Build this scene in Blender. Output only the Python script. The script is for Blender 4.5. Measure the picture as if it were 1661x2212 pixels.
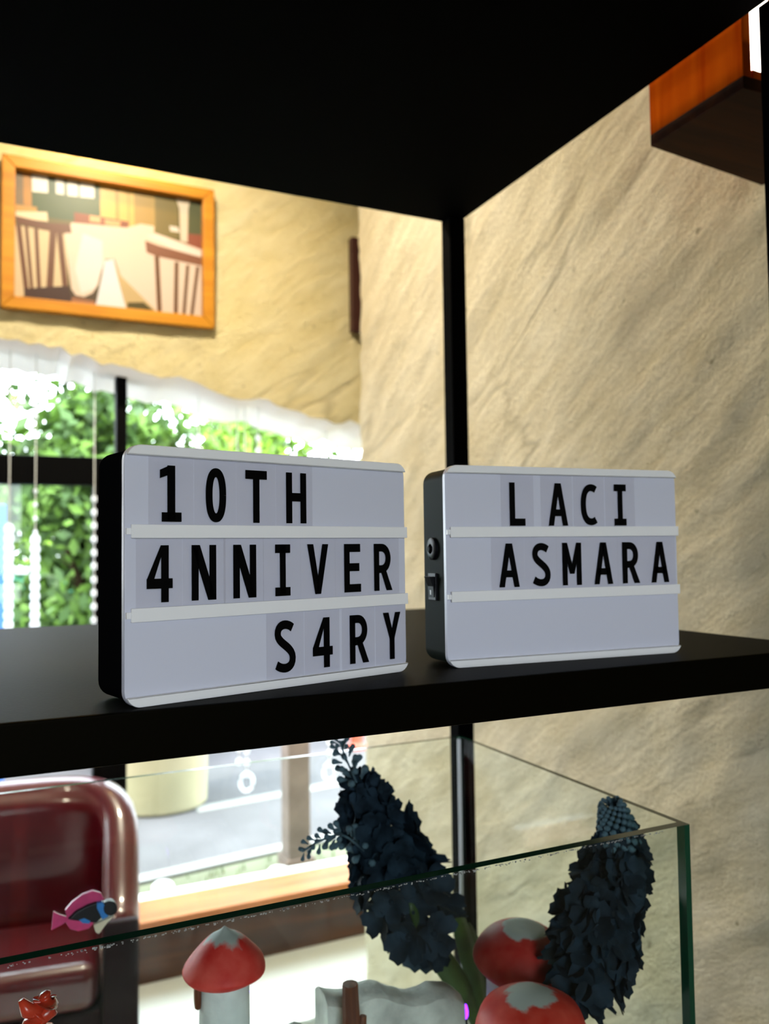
import bpy, bmesh, math, random
import numpy as np
from mathutils import Vector, Matrix, noise

for o in list(bpy.data.objects):
    bpy.data.objects.remove(o, do_unlink=True)
SC = bpy.context.scene
COL = SC.collection
R = math.radians
random.seed(7)
RNG = np.random.default_rng(7)

# ------------------------------------------------------------------ camera
HC = 1.55                      # camera height above the floor; camera stands at x=0, y=0
FPX = 1784.17                  # focal length in pixels of the 1661 x 2212 frame
th, ph, ro = R(25.1245), R(2.6571), R(-0.77)
FW = Vector((math.sin(th)*math.cos(ph), math.cos(th)*math.cos(ph), math.sin(ph)))
RT = Vector((math.cos(th), -math.sin(th), 0))
UP = RT.cross(FW)
R2 = RT*math.cos(ro) + UP*math.sin(ro)
U2 = UP*math.cos(ro) - RT*math.sin(ro)
cd = bpy.data.cameras.new('camera')
cam = bpy.data.objects.new('camera', cd)
COL.objects.link(cam)
m = Matrix((R2, U2, -FW)).transposed().to_4x4()
m.translation = Vector((0, 0, HC))
cam.matrix_world = m
cd.sensor_fit = 'HORIZONTAL'
cd.sensor_width = 36
cd.lens = FPX/1661*36
cd.clip_start = .01
cd.dof.use_dof = True
cd.dof.focus_distance = .74
cd.dof.aperture_fstop = 6.8
SC.camera = cam

# ------------------------------------------------------------------ light
SKY = 15.0
w = bpy.data.worlds.new('world')
SC.world = w
w.use_nodes = True
bgn = w.node_tree.nodes['Background']
bgn.inputs[0].default_value = (.82, .91, 1, 1)
bgn.inputs[1].default_value = SKY
sd = bpy.data.lights.new('sun', 'SUN')
sd.energy = 8
sd.angle = R(3)
sd.color = (1, .95, .85)
sun = bpy.data.objects.new('sun', sd)
COL.objects.link(sun)
sun.rotation_euler = Vector((-.62, -.10, .77)).to_track_quat('Z', 'Y').to_euler()      # high on the left along the street
SC.view_settings.view_transform = 'Standard'
SC.view_settings.look = 'None'
SC.view_settings.exposure = 0
SC.view_settings.gamma = 1
SC.view_settings.use_curve_mapping = False

def portal(name, loc, rot, sx, sy):
    l = bpy.data.lights.new(name, 'AREA')
    l.shape = 'RECTANGLE'; l.size = sx; l.size_y = sy
    l.cycles.is_portal = True
    o = bpy.data.objects.new(name, l)
    COL.objects.link(o)
    o.location = loc; o.rotation_euler = rot
    return o
portal('window_portal', (.1, 3.46, 1.35), (R(-90), 0, 0), 3.3, 2.6)
portal('window_portal', (-.35, -2.42, 1.70), (R(90), 0, 0), 1.2, 1.3)

# ------------------------------------------------------------------ pixels to places
def ray(x, y):
    return FW + R2*((x-830.5)/FPX) - U2*((y-1106)/FPX)
def onY(x, y, Y):
    v = ray(x, y); return v*(Y/v.y) + Vector((0, 0, HC))
def onX(x, y, X):
    v = ray(x, y); return v*(X/v.x) + Vector((0, 0, HC))
def onZ(x, y, Z):
    v = ray(x, y); return v*((Z-HC)/v.z) + Vector((0, 0, HC))

# ------------------------------------------------------------------ materials
def newmat(name):
    m = bpy.data.materials.new(name); m.use_nodes = True
    nt = m.node_tree
    return m, nt, nt.nodes['Principled BSDF']
def N(nt, t, **k):
    n = nt.nodes.new(t)
    for a, b in k.items(): setattr(n, a, b)
    return n
def mat(name, col, rough=.5, spec=.5, metal=0, bump=0, bscale=80, var=0, vscale=6, coat=0, trans=0, emit=None, es=0, sss=0):
    m, nt, b = newmat(name)
    b.inputs['Base Color'].default_value = (*col, 1)
    b.inputs['Roughness'].default_value = rough
    b.inputs['Specular IOR Level'].default_value = spec
    b.inputs['Metallic'].default_value = metal
    b.inputs['Coat Weight'].default_value = coat
    b.inputs['Transmission Weight'].default_value = trans
    if sss:
        b.inputs['Subsurface Weight'].default_value = sss
        b.inputs['Subsurface Radius'].default_value = (.01, .01, .01)
    if emit:
        b.inputs['Emission Color'].default_value = (*emit, 1)
        b.inputs['Emission Strength'].default_value = es
    tc = N(nt, 'ShaderNodeTexCoord')
    if var:
        nz = N(nt, 'ShaderNodeTexNoise'); nz.inputs['Scale'].default_value = vscale; nz.inputs['Detail'].default_value = 6
        nt.links.new(tc.outputs['Object'], nz.inputs['Vector'])
        r = N(nt, 'ShaderNodeValToRGB')
        r.color_ramp.elements[0].position = .3; r.color_ramp.elements[1].position = .7
        r.color_ramp.elements[0].color = (*[c*(1-var) for c in col], 1)
        r.color_ramp.elements[1].color = (*[min(1, c*(1+var)) for c in col], 1)
        nt.links.new(nz.outputs['Fac'], r.inputs['Fac'])
        nt.links.new(r.outputs['Color'], b.inputs['Base Color'])
    if bump:
        nz = N(nt, 'ShaderNodeTexNoise'); nz.inputs['Scale'].default_value = bscale; nz.inputs['Detail'].default_value = 5
        nt.links.new(tc.outputs['Object'], nz.inputs['Vector'])
        bp = N(nt, 'ShaderNodeBump'); bp.inputs['Strength'].default_value = bump; bp.inputs['Distance'].default_value = .005
        nt.links.new(nz.outputs['Fac'], bp.inputs['Height'])
        nt.links.new(bp.outputs['Normal'], b.inputs['Normal'])
    return m
def plaster(name, ca, cb, cc, rot, st):
    """trowelled plaster: directional relief, mottled tone, grey trowel marks and pits"""
    m, nt, b = newmat(name)
    b.inputs['Roughness'].default_value = .85
    b.inputs['Specular IOR Level'].default_value = .15
    tc = N(nt, 'ShaderNodeTexCoord')
    mp0 = N(nt, 'ShaderNodeMapping'); mp0.inputs['Rotation'].default_value = rot
    mp = N(nt, 'ShaderNodeMapping'); mp.inputs['Scale'].default_value = st
    nt.links.new(tc.outputs['Object'], mp0.inputs['Vector']); nt.links.new(mp0.outputs['Vector'], mp.inputs['Vector'])
    def nz(src, sc, det=6, rg=.6, dist=0):
        n = N(nt, 'ShaderNodeTexNoise'); n.inputs['Scale'].default_value = sc; n.inputs['Detail'].default_value = det
        n.inputs['Roughness'].default_value = rg; n.inputs['Distortion'].default_value = dist
        nt.links.new(src, n.inputs['Vector']); return n.outputs['Fac']
    big = nz(tc.outputs['Object'], 2.2, 6, .6)
    streak = nz(mp.outputs['Vector'], 6, 8, .66, .12)
    fine = nz(tc.outputs['Object'], 75, 7, .7)
    mark = nz(mp.outputs['Vector'], 1.3, 3, .45, .25)
    pit = nz(tc.outputs['Object'], 38, 2, .4)
    def ramp(src, p0, p1, c0, c1):
        r = N(nt, 'ShaderNodeValToRGB')
        r.color_ramp.elements[0].position = p0; r.color_ramp.elements[1].position = p1
        r.color_ramp.elements[0].color = (*c0, 1); r.color_ramp.elements[1].color = (*c1, 1)
        nt.links.new(src, r.inputs['Fac']); return r.outputs['Color']
    def mix(a, bb, f, mode='MIX'):
        x = N(nt, 'ShaderNodeMix', data_type='RGBA', blend_type=mode)
        if isinstance(f, float): x.inputs[0].default_value = f
        else: nt.links.new(f, x.inputs[0])
        nt.links.new(a, x.inputs[6]); nt.links.new(bb, x.inputs[7]); return x.outputs[2]
    c = ramp(big, .35, .65, ca, cb)
    c = mix(c, ramp(streak, .36, .62, tuple(x*.86 for x in cb), (1, 1, 1)), .35, 'MULTIPLY')
    vein = N(nt, 'ShaderNodeMath', operation='SUBTRACT'); vein.inputs[1].default_value = .5; nt.links.new(mark, vein.inputs[0])
    ab = N(nt, 'ShaderNodeMath', operation='ABSOLUTE'); nt.links.new(vein.outputs[0], ab.inputs[0])
    gate = N(nt, 'ShaderNodeMath', operation='MULTIPLY')
    nt.links.new(ramp(ab.outputs[0], 0, .03, (.8, .8, .8), (0, 0, 0)), gate.inputs[0])
    nt.links.new(ramp(big, .46, .6, (0, 0, 0), (.6, .6, .6)), gate.inputs[1])
    dark = N(nt, 'ShaderNodeRGB'); dark.outputs[0].default_value = (*cc, 1)
    c = mix(c, dark.outputs[0], gate.outputs[0])
    c = mix(c, dark.outputs[0], ramp(pit, .20, .27, (.75, .75, .75), (0, 0, 0)))
    nt.links.new(c, b.inputs['Base Color'])
    add = N(nt, 'ShaderNodeMath', operation='MULTIPLY_ADD'); add.inputs[1].default_value = 1.6
    nt.links.new(streak, add.inputs[0]); nt.links.new(fine, add.inputs[2])
    add2 = N(nt, 'ShaderNodeMath', operation='SUBTRACT'); nt.links.new(add.outputs[0], add2.inputs[0]); nt.links.new(gate.outputs[0], add2.inputs[1])
    bp = N(nt, 'ShaderNodeBump'); bp.inputs['Strength'].default_value = .9; bp.inputs['Distance'].default_value = .022
    nt.links.new(add2.outputs[0], bp.inputs['Height']); nt.links.new(bp.outputs['Normal'], b.inputs['Normal'])
    return m
def wood(name, ca, cb, axis, scale=1.0, rough=.4, spec=.5):
    m, nt, b = newmat(name)
    b.inputs['Roughness'].default_value = rough; b.inputs['Specular IOR Level'].default_value = spec
    tc = N(nt, 'ShaderNodeTexCoord'); mp = N(nt, 'ShaderNodeMapping')
    s = [22*scale]*3; s[axis] = 1.6*scale
    mp.inputs['Scale'].default_value = s
    nt.links.new(tc.outputs['Object'], mp.inputs['Vector'])
    n = N(nt, 'ShaderNodeTexNoise'); n.inputs['Scale'].default_value = 1; n.inputs['Detail'].default_value = 7; n.inputs['Distortion'].default_value = .7
    nt.links.new(mp.outputs['Vector'], n.inputs['Vector'])
    r = N(nt, 'ShaderNodeValToRGB'); r.color_ramp.elements[0].position = .34; r.color_ramp.elements[1].position = .66
    r.color_ramp.elements[0].color = (*cb, 1); r.color_ramp.elements[1].color = (*ca, 1)
    nt.links.new(n.outputs['Fac'], r.inputs['Fac']); nt.links.new(r.outputs['Color'], b.inputs['Base Color'])
    bp = N(nt, 'ShaderNodeBump'); bp.inputs['Strength'].default_value = .15; bp.inputs['Distance'].default_value = .003
    nt.links.new(n.outputs['Fac'], bp.inputs['Height']); nt.links.new(bp.outputs['Normal'], b.inputs['Normal'])
    return m
def clear(name, tint, ior=1.45, rough=.02, gloss=1.0):
    """thin clear sheet: see-through with a mirror-like sheen that grows towards grazing angles"""
    m, nt, b = newmat(name)
    nt.nodes.remove(b)
    out = nt.nodes['Material Output']
    t = N(nt, 'ShaderNodeBsdfTransparent'); t.inputs[0].default_value = (*tint, 1)
    g = N(nt, 'ShaderNodeBsdfGlossy'); g.inputs['Roughness'].default_value = rough
    f = N(nt, 'ShaderNodeLayerWeight'); f.inputs['Blend'].default_value = .5
    pw = N(nt, 'ShaderNodeMath', operation='POWER'); pw.inputs[1].default_value = 5
    nt.links.new(f.outputs['Facing'], pw.inputs[0])
    f0 = ((ior-1)/(ior+1))**2
    mu = N(nt, 'ShaderNodeMath', operation='MULTIPLY_ADD'); mu.inputs[1].default_value = gloss*(1-f0); mu.inputs[2].default_value = gloss*f0
    nt.links.new(pw.outputs[0], mu.inputs[0])
    x = N(nt, 'ShaderNodeMixShader')
    nt.links.new(mu.outputs[0], x.inputs[0]); nt.links.new(t.outputs[0], x.inputs[1]); nt.links.new(g.outputs[0], x.inputs[2])
    nt.links.new(x.outputs[0], out.inputs[0])
    return m

MT = {}
MT['wall'] = plaster('plaster_beige', (.60, .53, .36), (.73, .66, .48), (.20, .17, .10), (R(32), 0, 0), (1, .8, 3.8))
MT['wall_far'] = plaster('plaster_yellow', (.80, .68, .36), (.87, .77, .47), (.36, .29, .15), (0, R(35), 0), (.8, 1, 3))
MT['reveal'] = mat('daylight_reveal', (.86, .85, .82), .85, .15, bump=.5, bscale=30)  # plaster whitened to stand for daylight blowing out the head and ledge
MT['panelling'] = wood('dark_panelling', (.10, .065, .04), (.06, .035, .02), 2, .6, .6, .2)
MT['ceil'] = mat('ceiling_paint', (.55, .47, .33), .9, .1)
MT['floor'] = mat('pale_floor', (.68, .68, .67), .35, .4, var=.08, vscale=1.2)
MT['black'] = mat('black_laminate', (.0005, .0005, .0005), .7, .01)
MT['shelf'] = mat('black_shelf_top', (.0016, .0013, .0005), .50, .018, bump=.05, bscale=300)
MT['shelf'].node_tree.nodes['Principled BSDF'].inputs['Specular Tint'].default_value = (1, .9, .62, 1)
MT['blackframe'] = mat('black_window_frame', (.0015, .0015, .0015), .6, .04)
MT['sill'] = wood('sill_wood', (.52, .20, .065), (.36, .12, .035), 0, 1, .5, .3)
MT['apron'] = wood('apron_wood', (.10, .035, .015), (.04, .014, .008), 0, 1, .5, .3)
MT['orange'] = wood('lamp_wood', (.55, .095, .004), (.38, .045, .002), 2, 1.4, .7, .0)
MT['shadedbottom'] = wood('lamp_underside', (.050, .013, .003), (.018, .005, .002), 0, 1.4, .55, .06)  # lamp wood again, with the shade under the box darkened into its colour
MT['glass'] = clear('pane_glass', (.97, 1, .985), 1.45, .0, .5)
MT['winglass'] = clear('window_glass', (1, 1, 1), 1.3, .0)
MT['edge'] = mat('green_glass_edge', (.003, .048, .022), .12, .4)
MT['silicone'] = mat('silicone', (.55, .55, .58), .4, .4)
MT['housing'] = mat('black_plastic', (.0035, .0035, .004), .55, .0, bump=.05, bscale=900)
MT['housing2'] = mat('dark_grey_plastic', (.018, .024, .018), .5, .02, bump=.05, bscale=900)
MT['panel'] = mat('milky_panel', (.68, .69, .79), .3, .45)
MT['rail'] = mat('white_rail', (.94, .93, .92), .35, .45)
MT['card'] = clear('clear_card', (.975, .972, .976), 1.4, .06, .9)
MT['ink'] = mat('black_ink', (.0015, .0015, .0015), .5, .04)
MT['switch'] = mat('switch_plastic', (.003, .003, .004), .4, .15)
MT['leather'] = mat('red_leather', (.070, .0015, .005), .30, .5, bump=.05, bscale=140, var=.25, vscale=5, coat=.5)
MT['darkleather'] = mat('dark_leather', (.010, .0015, .003), .45, .08, bump=.05, bscale=140)
MT['darkwood'] = mat('dark_wood', (.010, .008, .010), .4, .4)
MT['frame'] = wood('frame_wood', (.42, .18, .012), (.32, .12, .006), 0, 1.2, .45, .2)
MT['framedark'] = mat('dark_frame', (.04, .012, .008), .5, .3)
MT['petal'] = mat('slate_petal', (.011, .022, .033), .75, .08, var=.8, vscale=40)
MT['bud'] = mat('slate_bud', (.07, .125, .15), .7, .2, var=.4, vscale=60)
MT['leaf'] = mat('flower_leaf', (.035, .075, .012), .5, .3, var=.5, vscale=25)
MT['stemgreen'] = mat('flower_stem', (.05, .055, .015), .6, .2)
MT['mushstem'] = mat('chalky_white', (.74, .78, .74), .75, .2, var=.14, vscale=30, bump=.3, bscale=60)
MT['slab'] = mat('weathered_slab', (.60, .61, .55), .85, .1, var=.35, vscale=22, bump=.8, bscale=45)
MT['stick'] = wood('twig', (.22, .07, .02), (.09, .025, .01), 2, 2, .6, .3)
MT['coral'] = mat('red_ceramic', (.62, .05, .02), .25, .5, var=.35, vscale=25)
MT['pink'] = mat('pink_paint', (.62, .05, .18), .4, .4, var=.15, vscale=60)
MT['blue'] = mat('blue_paint', (.03, .20, .55), .4, .4)
MT['fishblack'] = mat('black_paint', (.004, .004, .006), .4, .4)
MT['cream'] = mat('cream_paint', (.70, .63, .45), .5, .3)
MT['purple'] = mat('purple_led', (.2, .02, .6), .3, .5, emit=(.22, .02, 1), es=5)
MT['crystal'] = mat('crystal', (.85, .87, .88), .15, .6)
nt = MT['crystal'].node_tree; tl = N(nt, 'ShaderNodeBsdfTranslucent'); tl.inputs[0].default_value = (.95, .97, 1, 1)
mx = N(nt, 'ShaderNodeMixShader'); mx.inputs[0].default_value = .75
nt.links.new(nt.nodes['Principled BSDF'].outputs[0], mx.inputs[1]); nt.links.new(tl.outputs[0], mx.inputs[2]); nt.links.new(mx.outputs[0], nt.nodes['Material Output'].inputs[0])
MT['thread'] = mat('thread', (.75, .78, .76), .6, .2)
MT['lampwhite'] = mat('lamp_tube', (1, .95, .9), .5, .3, emit=(1, .86, .72), es=7)
MT['picglow'] = mat('picture_lamp_tube', (1, .8, .4), .5, .3, emit=(1, .62, .16), es=12)
MT['pictube'] = mat('picture_tube', (1, .8, .4), .5, .3, emit=(1, .60, .12), es=160)
MT['brass'] = mat('brass', (.45, .28, .08), .3, .5, metal=1)
MT['road'] = mat('asphalt', (.085, .083, .088), .9, .1, var=.12, vscale=3)
MT['ground'] = mat('ground', (.14, .15, .10), .9, .1, var=.15, vscale=2)
MT['line'] = mat('road_paint', (.22, .22, .21), .8, .2)
MT['kerb'] = mat('kerb_stone', (.34, .33, .30), .8, .2)
MT['grass'] = mat('grass', (.12, .17, .06), .8, .1, var=.35, vscale=4)
MT['planter'] = mat('cream_render', (.24, .215, .13), .8, .2, var=.06)
MT['post'] = mat('post_wood', (.15, .115, .095), .8, .2, var=.25, vscale=8)
MT['redpaint'] = mat('red_paint', (.45, .06, .03), .5, .4)
MT['blueboard'] = mat('blue_board', (.05, .16, .45), .5, .4)
MT['crust'] = mat('lime_crust', (.30, .30, .28), .8, .2)
MT['stone'] = mat('white_stone', (.62, .62, .60), .8, .2, var=.1)
MT['bark'] = mat('bark', (.05, .032, .018), .9, .1, var=.4, vscale=12)
MT['greenfence'] = mat('green_board', (.05, .22, .13), .6, .3)
LEAFM = [mat('foliage_lime', (.20, .34, .035), .6, .25, var=.4, vscale=5), mat('foliage_green', (.085, .17, .025), .6, .25, var=.4, vscale=5),
         mat('foliage_deep', (.04, .085, .02), .6, .25, var=.4, vscale=5)]

def capmat(name, red, zlo, zhi):
    """red paint rubbed off to chalk white at the crown"""
    m, nt, b = newmat(name)
    b.inputs['Roughness'].default_value = .55; b.inputs['Specular IOR Level'].default_value = .3
    tc = N(nt, 'ShaderNodeTexCoord'); sp = N(nt, 'ShaderNodeSeparateXYZ'); nt.links.new(tc.outputs['Object'], sp.inputs[0])
    n = N(nt, 'ShaderNodeTexNoise'); n.inputs['Scale'].default_value = 60; n.inputs['Detail'].default_value = 5
    mp = N(nt, 'ShaderNodeMapping'); mp.inputs['Scale'].default_value = (1, 1, .3); nt.links.new(tc.outputs['Object'], mp.inputs['Vector']); nt.links.new(mp.outputs['Vector'], n.inputs['Vector'])
    a = N(nt, 'ShaderNodeMath', operation='MULTIPLY_ADD'); a.inputs[1].default_value = (zhi-zlo)*1.1
    nt.links.new(n.outputs['Fac'], a.inputs[0]); nt.links.new(sp.outputs['Z'], a.inputs[2])
    mr = N(nt, 'ShaderNodeMapRange'); mr.inputs['From Min'].default_value = zlo+(zhi-zlo)*.97; mr.inputs['From Max'].default_value = zlo+(zhi-zlo)*1.2
    nt.links.new(a.outputs[0], mr.inputs['Value'])
    n2 = N(nt, 'ShaderNodeTexNoise'); n2.inputs['Scale'].default_value = 40; n2.inputs['Detail'].default_value = 6; nt.links.new(tc.outputs['Object'], n2.inputs['Vector'])
    r = N(nt, 'ShaderNodeValToRGB'); r.color_ramp.elements[0].position = .35; r.color_ramp.elements[1].position = .75
    r.color_ramp.elements[0].color = (*red, 1); r.color_ramp.elements[1].color = (min(1, red[0]*1.3), red[1]*3+.04, red[2]*3+.03, 1)
    nt.links.new(n2.outputs['Fac'], r.inputs['Fac'])
    x = N(nt, 'ShaderNodeMix', data_type='RGBA'); nt.links.new(mr.outputs['Result'], x.inputs[0]); nt.links.new(r.outputs['Color'], x.inputs[6]); x.inputs[7].default_value = (.44, .46, .42, 1)
    nt.links.new(x.outputs[2], b.inputs['Base Color'])
    return m

# ------------------------------------------------------------------ mesh helpers
class B:
    def __init__(s): s.v = []; s.f = []; s.m = []
    def add(s, vs, fs, mi=0):
        o = len(s.v); s.v += [tuple(p) for p in vs]; s.f += [tuple(i+o for i in f) for f in fs]; s.m += [mi]*len(fs); return s
    def box(s, x0, x1, y0, y1, z0, z1, mi=0):
        return s.add([(x0,y0,z0),(x1,y0,z0),(x1,y1,z0),(x0,y1,z0),(x0,y0,z1),(x1,y0,z1),(x1,y1,z1),(x0,y1,z1)],
                     [(0,3,2,1),(4,5,6,7),(0,1,5,4),(1,2,6,5),(2,3,7,6),(3,0,4,7)], mi)
    def prism(s, poly, d0, d1, f, mi=0):
        """poly of (a,b); f(a,b,d) -> xyz"""
        n = len(poly)
        vs = [f(a, b, d0) for a, b in poly] + [f(a, b, d1) for a, b in poly]
        fs = [tuple(range(n)), tuple(range(2*n-1, n-1, -1))] + [(i, i+n, (i+1) % n+n, (i+1) % n) for i in range(n)]
        return s.add(vs, fs, mi)
    def lathe(s, prof, n=28, c=(0, 0, 0), mi=0, wob=0):
        vs = []; fs = []
        for k, (r, z) in enumerate(prof):
            for i in range(n):
                a = 2*math.pi*i/n
                q = r*(1+wob*math.sin(3*a+k*.4)+wob*.6*math.sin(7*a+1))
                vs.append((c[0]+q*math.cos(a), c[1]+q*math.sin(a), c[2]+z))
        for k in range(len(prof)-1):
            for i in range(n):
                j = (i+1) % n
                fs.append((k*n+i, k*n+j, (k+1)*n+j, (k+1)*n+i))
        fs.append(tuple(range(n-1, -1, -1))); o = (len(prof)-1)*n; fs.append(tuple(range(o, o+n)))
        return s.add(vs, fs, mi)
    def tube(s, pts, rad, n=8, mi=0):
        pts = [Vector(p) for p in pts]; rad = rad if hasattr(rad, '__len__') else [rad]*len(pts)
        vs = []; fs = []
        for k, p in enumerate(pts):
            t = (pts[min(k+1, len(pts)-1)]-pts[max(k-1, 0)]).normalized()
            a = t.cross(Vector((0, 0, 1)) if abs(t.z) < .9 else Vector((1, 0, 0))).normalized(); b = t.cross(a)
            for i in range(n):
                q = 2*math.pi*i/n
                vs.append(p+(a*math.cos(q)+b*math.sin(q))*rad[k])
        for k in range(len(pts)-1):
            for i in range(n):
                j = (i+1) % n; fs.append((k*n+i, k*n+j, (k+1)*n+j, (k+1)*n+i))
        fs.append(tuple(range(n-1, -1, -1))); o = (len(pts)-1)*n; fs.append(tuple(range(o, o+n)))
        return s.add(vs, fs, mi)
    def ball(s, c, r, n=8, mi=0, sz=1):
        prof = [(max(1e-4, r*math.sin(math.pi*k/(n//2+1))), -r*sz*math.cos(math.pi*k/(n//2+1))) for k in range(n//2+2)]
        return s.lathe(prof, n, c, mi)
    def mesh(s, name, mats, smooth=False, bevel=0, seg=2, sm_angle=None):
        me = bpy.data.meshes.new(name)
        me.from_pydata(s.v, [], s.f)
        for mm in (mats if isinstance(mats, (list, tuple)) else [mats]): me.materials.append(mm)
        me.polygons.foreach_set('material_index', s.m)
        bm = bmesh.new(); bm.from_mesh(me)
        bmesh.ops.recalc_face_normals(bm, faces=bm.faces)
        if bevel:
            bmesh.ops.bevel(bm, geom=[e for e in bm.edges if len(e.link_faces) == 2 and e.calc_face_angle(0) > .6], offset=bevel, segments=seg, affect='EDGES', profile=.5)
        bm.to_mesh(me); bm.free()
        if smooth: me.polygons.foreach_set('use_smooth', [True]*len(me.polygons))
        if sm_angle:
            me.polygons.foreach_set('use_smooth', [True]*len(me.polygons)); me.set_sharp_from_angle(angle=R(sm_angle))
        me.update()
        return me
    def obj(s, name, mats, parent=None, **k):
        o = link(name, s.mesh(name, mats, **k), parent)
        if k.get('bevel') and k.get('sm_angle'):
            wn = o.modifiers.new('weighted_normals', 'WEIGHTED_NORMAL'); wn.keep_sharp = True; wn.weight = 90
        return o
def link(name, me, parent=None):
    o = bpy.data.objects.new(name, me); COL.objects.link(o)
    if parent: o.parent = parent
    return o
def tag(o, label, cat, group=None, kind=None):
    o['label'] = label; o['category'] = cat
    if group: o['group'] = group
    if kind: o['kind'] = kind
    return o
def thing(name, loc, label, cat, group=None, rz=0):
    o = bpy.data.objects.new(name, None); COL.objects.link(o); o.empty_display_size = .05
    o.location = loc; o.rotation_euler = (0, 0, rz)
    return tag(o, label, cat, group)
def struct(o, label):
    o['kind'] = 'structure'; o['label'] = label; o['category'] = o.name.split('_')[0]
    return o
def fbm(x, y, z, o=4):
    return noise.fractal(Vector((x, y, z)), 1.0, 2.0, o)

# ================================================================== the room
XW, YF, ZC = 1.20, 3.14, 3.40       # right wall, far wall, ceiling
YPIL = 2.83                          # where the right wall ends in a rounded corner
struct(B().box(-2.7, 1.95, -2.5, 3.46, -.12, 0).obj('floor', MT['floor']), 'pale smooth floor of the room')
struct(B().box(-2.9, 2.1, -2.7, 3.66, ZC, ZC+.15).obj('ceiling', MT['ceil']), 'cream painted ceiling')

tag(B().box(-1.9, 1.05, -2.2, .45, 0, .012).obj('rug', mat('rug_pile', (.02, .018, .018), .95, .02, var=.3, vscale=60), bevel=.004), 'dark mat added out of view to cut reflections in the tank glass', 'rug')  # unseen, added so the tank glass reflects less bright floor
def sheet(name, path, zs, m, amp, seed, thick):
    """rough wall swept along a plan path (list of (x,y,nx,ny)); displaced along its normal, closed at the back"""
    vs = []; fs = []; nz = len(zs)
    for x, y, nx, ny in path:
        for z in zs:
            d = amp*(fbm(x*2.1+seed, y*2.1, z*2.1, 4)*.9 + .28*fbm(x*9, y*9+seed, z*9+(y+x)*6, 3))
            al, ac = z*.53-(y+x)*.85, z*.85+(y+x)*.53          # along / across the trowel strokes
            d += .012*(max(0, .42-abs(fbm(al*1.1+seed, ac*4.2, 4, 3)))**2)*4 - .005*abs(fbm(al*3+9, ac*13, seed, 3))
            vs.append((x+nx*d, y+ny*d, z))
    for i in range(len(path)-1):
        for k in range(nz-1):
            fs.append((i*nz+k, (i+1)*nz+k, (i+1)*nz+k+1, i*nz+k+1))
    b = B(); b.add(vs, fs)
    return b
zs = list(np.linspace(0, ZC, 190))
path = [(XW, y, -1, 0) for y in np.concatenate([np.linspace(-2.4, -.2, 30), np.linspace(-.17, YPIL-.1, 190)])]
for a in np.linspace(0, 90, 9)[1:]:
    path.append((XW+.1-.1*math.cos(R(a)), YPIL-.1+.1*math.sin(R(a)), -math.cos(R(a)), math.sin(R(a))))
for x in np.linspace(XW+.14, 1.85, 14): path.append((x, YPIL, 0, 1))
b = sheet('wall_right', path, zs, MT['wall'], .016, 3, .2)
struct(b.obj('wall_right', MT['wall'], smooth=True), 'rough trowelled beige plaster wall beside the shelving unit')
struct(B().box(1.85, 1.95, YPIL-.05, 3.6, 0, ZC).obj('wall_alcove', MT['wall_far']), 'plaster return wall behind the pillar')
# closing walls outside the picture
struct(B().box(-2.75, -2.6, -2.6, 3.6, 0, ZC).obj('wall_left', MT['panelling']), 'dark panelled wall on the far left')
b = B()
b.box(-2.7, -.95, -2.5, -2.35, 0, ZC).box(.25, 1.4, -2.5, -2.35, 0, ZC).box(-.95, .25, -2.5, -2.35, 0, 1.05).box(-.95, .25, -2.5, -2.35, 2.35, ZC)
struct(b.obj('wall_front', MT['panelling']), 'dark panelled wall with the shop window behind the viewpoint')
w2 = B().box(-.95, .25, -2.45, -2.40, 1.05, 1.09).box(-.95, .25, -2.45, -2.40, 2.31, 2.35).box(-.95, -.91, -2.45, -2.40, 1.09, 2.31).box(.21, .25, -2.45, -2.40, 1.09, 2.31)
w2 = struct(w2.obj('window_2', MT['blackframe']), 'shop window behind the viewpoint')

# far wall with its hand-cut sloping window head
def headz(x):
    t = 2.300 - .180*max(x, -1.2)
    return t + .028*fbm(x*7, 2.2, 0, 4) + .016*fbm(x*23, 7.7, 0, 3)
b = B(); xs = np.arange(-1.55, 1.86, .035); NZ = 26
vs = []; fs = []
for x in xs:
    h = headz(x)
    col = [(x, 3.46, h-.03), (x, 3.36, h-.012), (x, 3.22, h), (x, YF+.02, h+.002), (x, YF+.006*fbm(x*9, 0, h*9), h+.012)]
    for k in range(1, NZ):
        z = h+.012+(ZC-h-.012)*k/(NZ-1)
        col.append((x, YF+.016*fbm(x*2.3, 5, z*2.3)+.004*fbm(x*11, 5, z*11), z))
    vs += col
C = len(col)
for i in range(len(xs)-1):
    for k in range(C-1): fs.append((i*C+k, (i+1)*C+k, (i+1)*C+k+1, i*C+k+1))
b.add(vs, fs)
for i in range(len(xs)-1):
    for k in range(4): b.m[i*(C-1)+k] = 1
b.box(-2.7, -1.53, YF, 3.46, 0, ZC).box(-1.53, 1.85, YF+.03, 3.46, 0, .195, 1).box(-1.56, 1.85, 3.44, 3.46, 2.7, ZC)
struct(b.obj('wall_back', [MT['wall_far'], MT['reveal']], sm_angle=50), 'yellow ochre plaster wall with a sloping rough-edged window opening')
struct(B().box(-1.53, 1.85, YF-.005, YF+.03, 0, .195).obj('baseboard_back', MT['apron'], bevel=.004), 'dark brown board below the window sill')
struct(B().box(-1.53, 1.85, YF-.035, 3.31, .196, .232).obj('trim_1', MT['sill'], bevel=.008, sm_angle=40), 'orange-brown wooden window sill')

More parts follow.
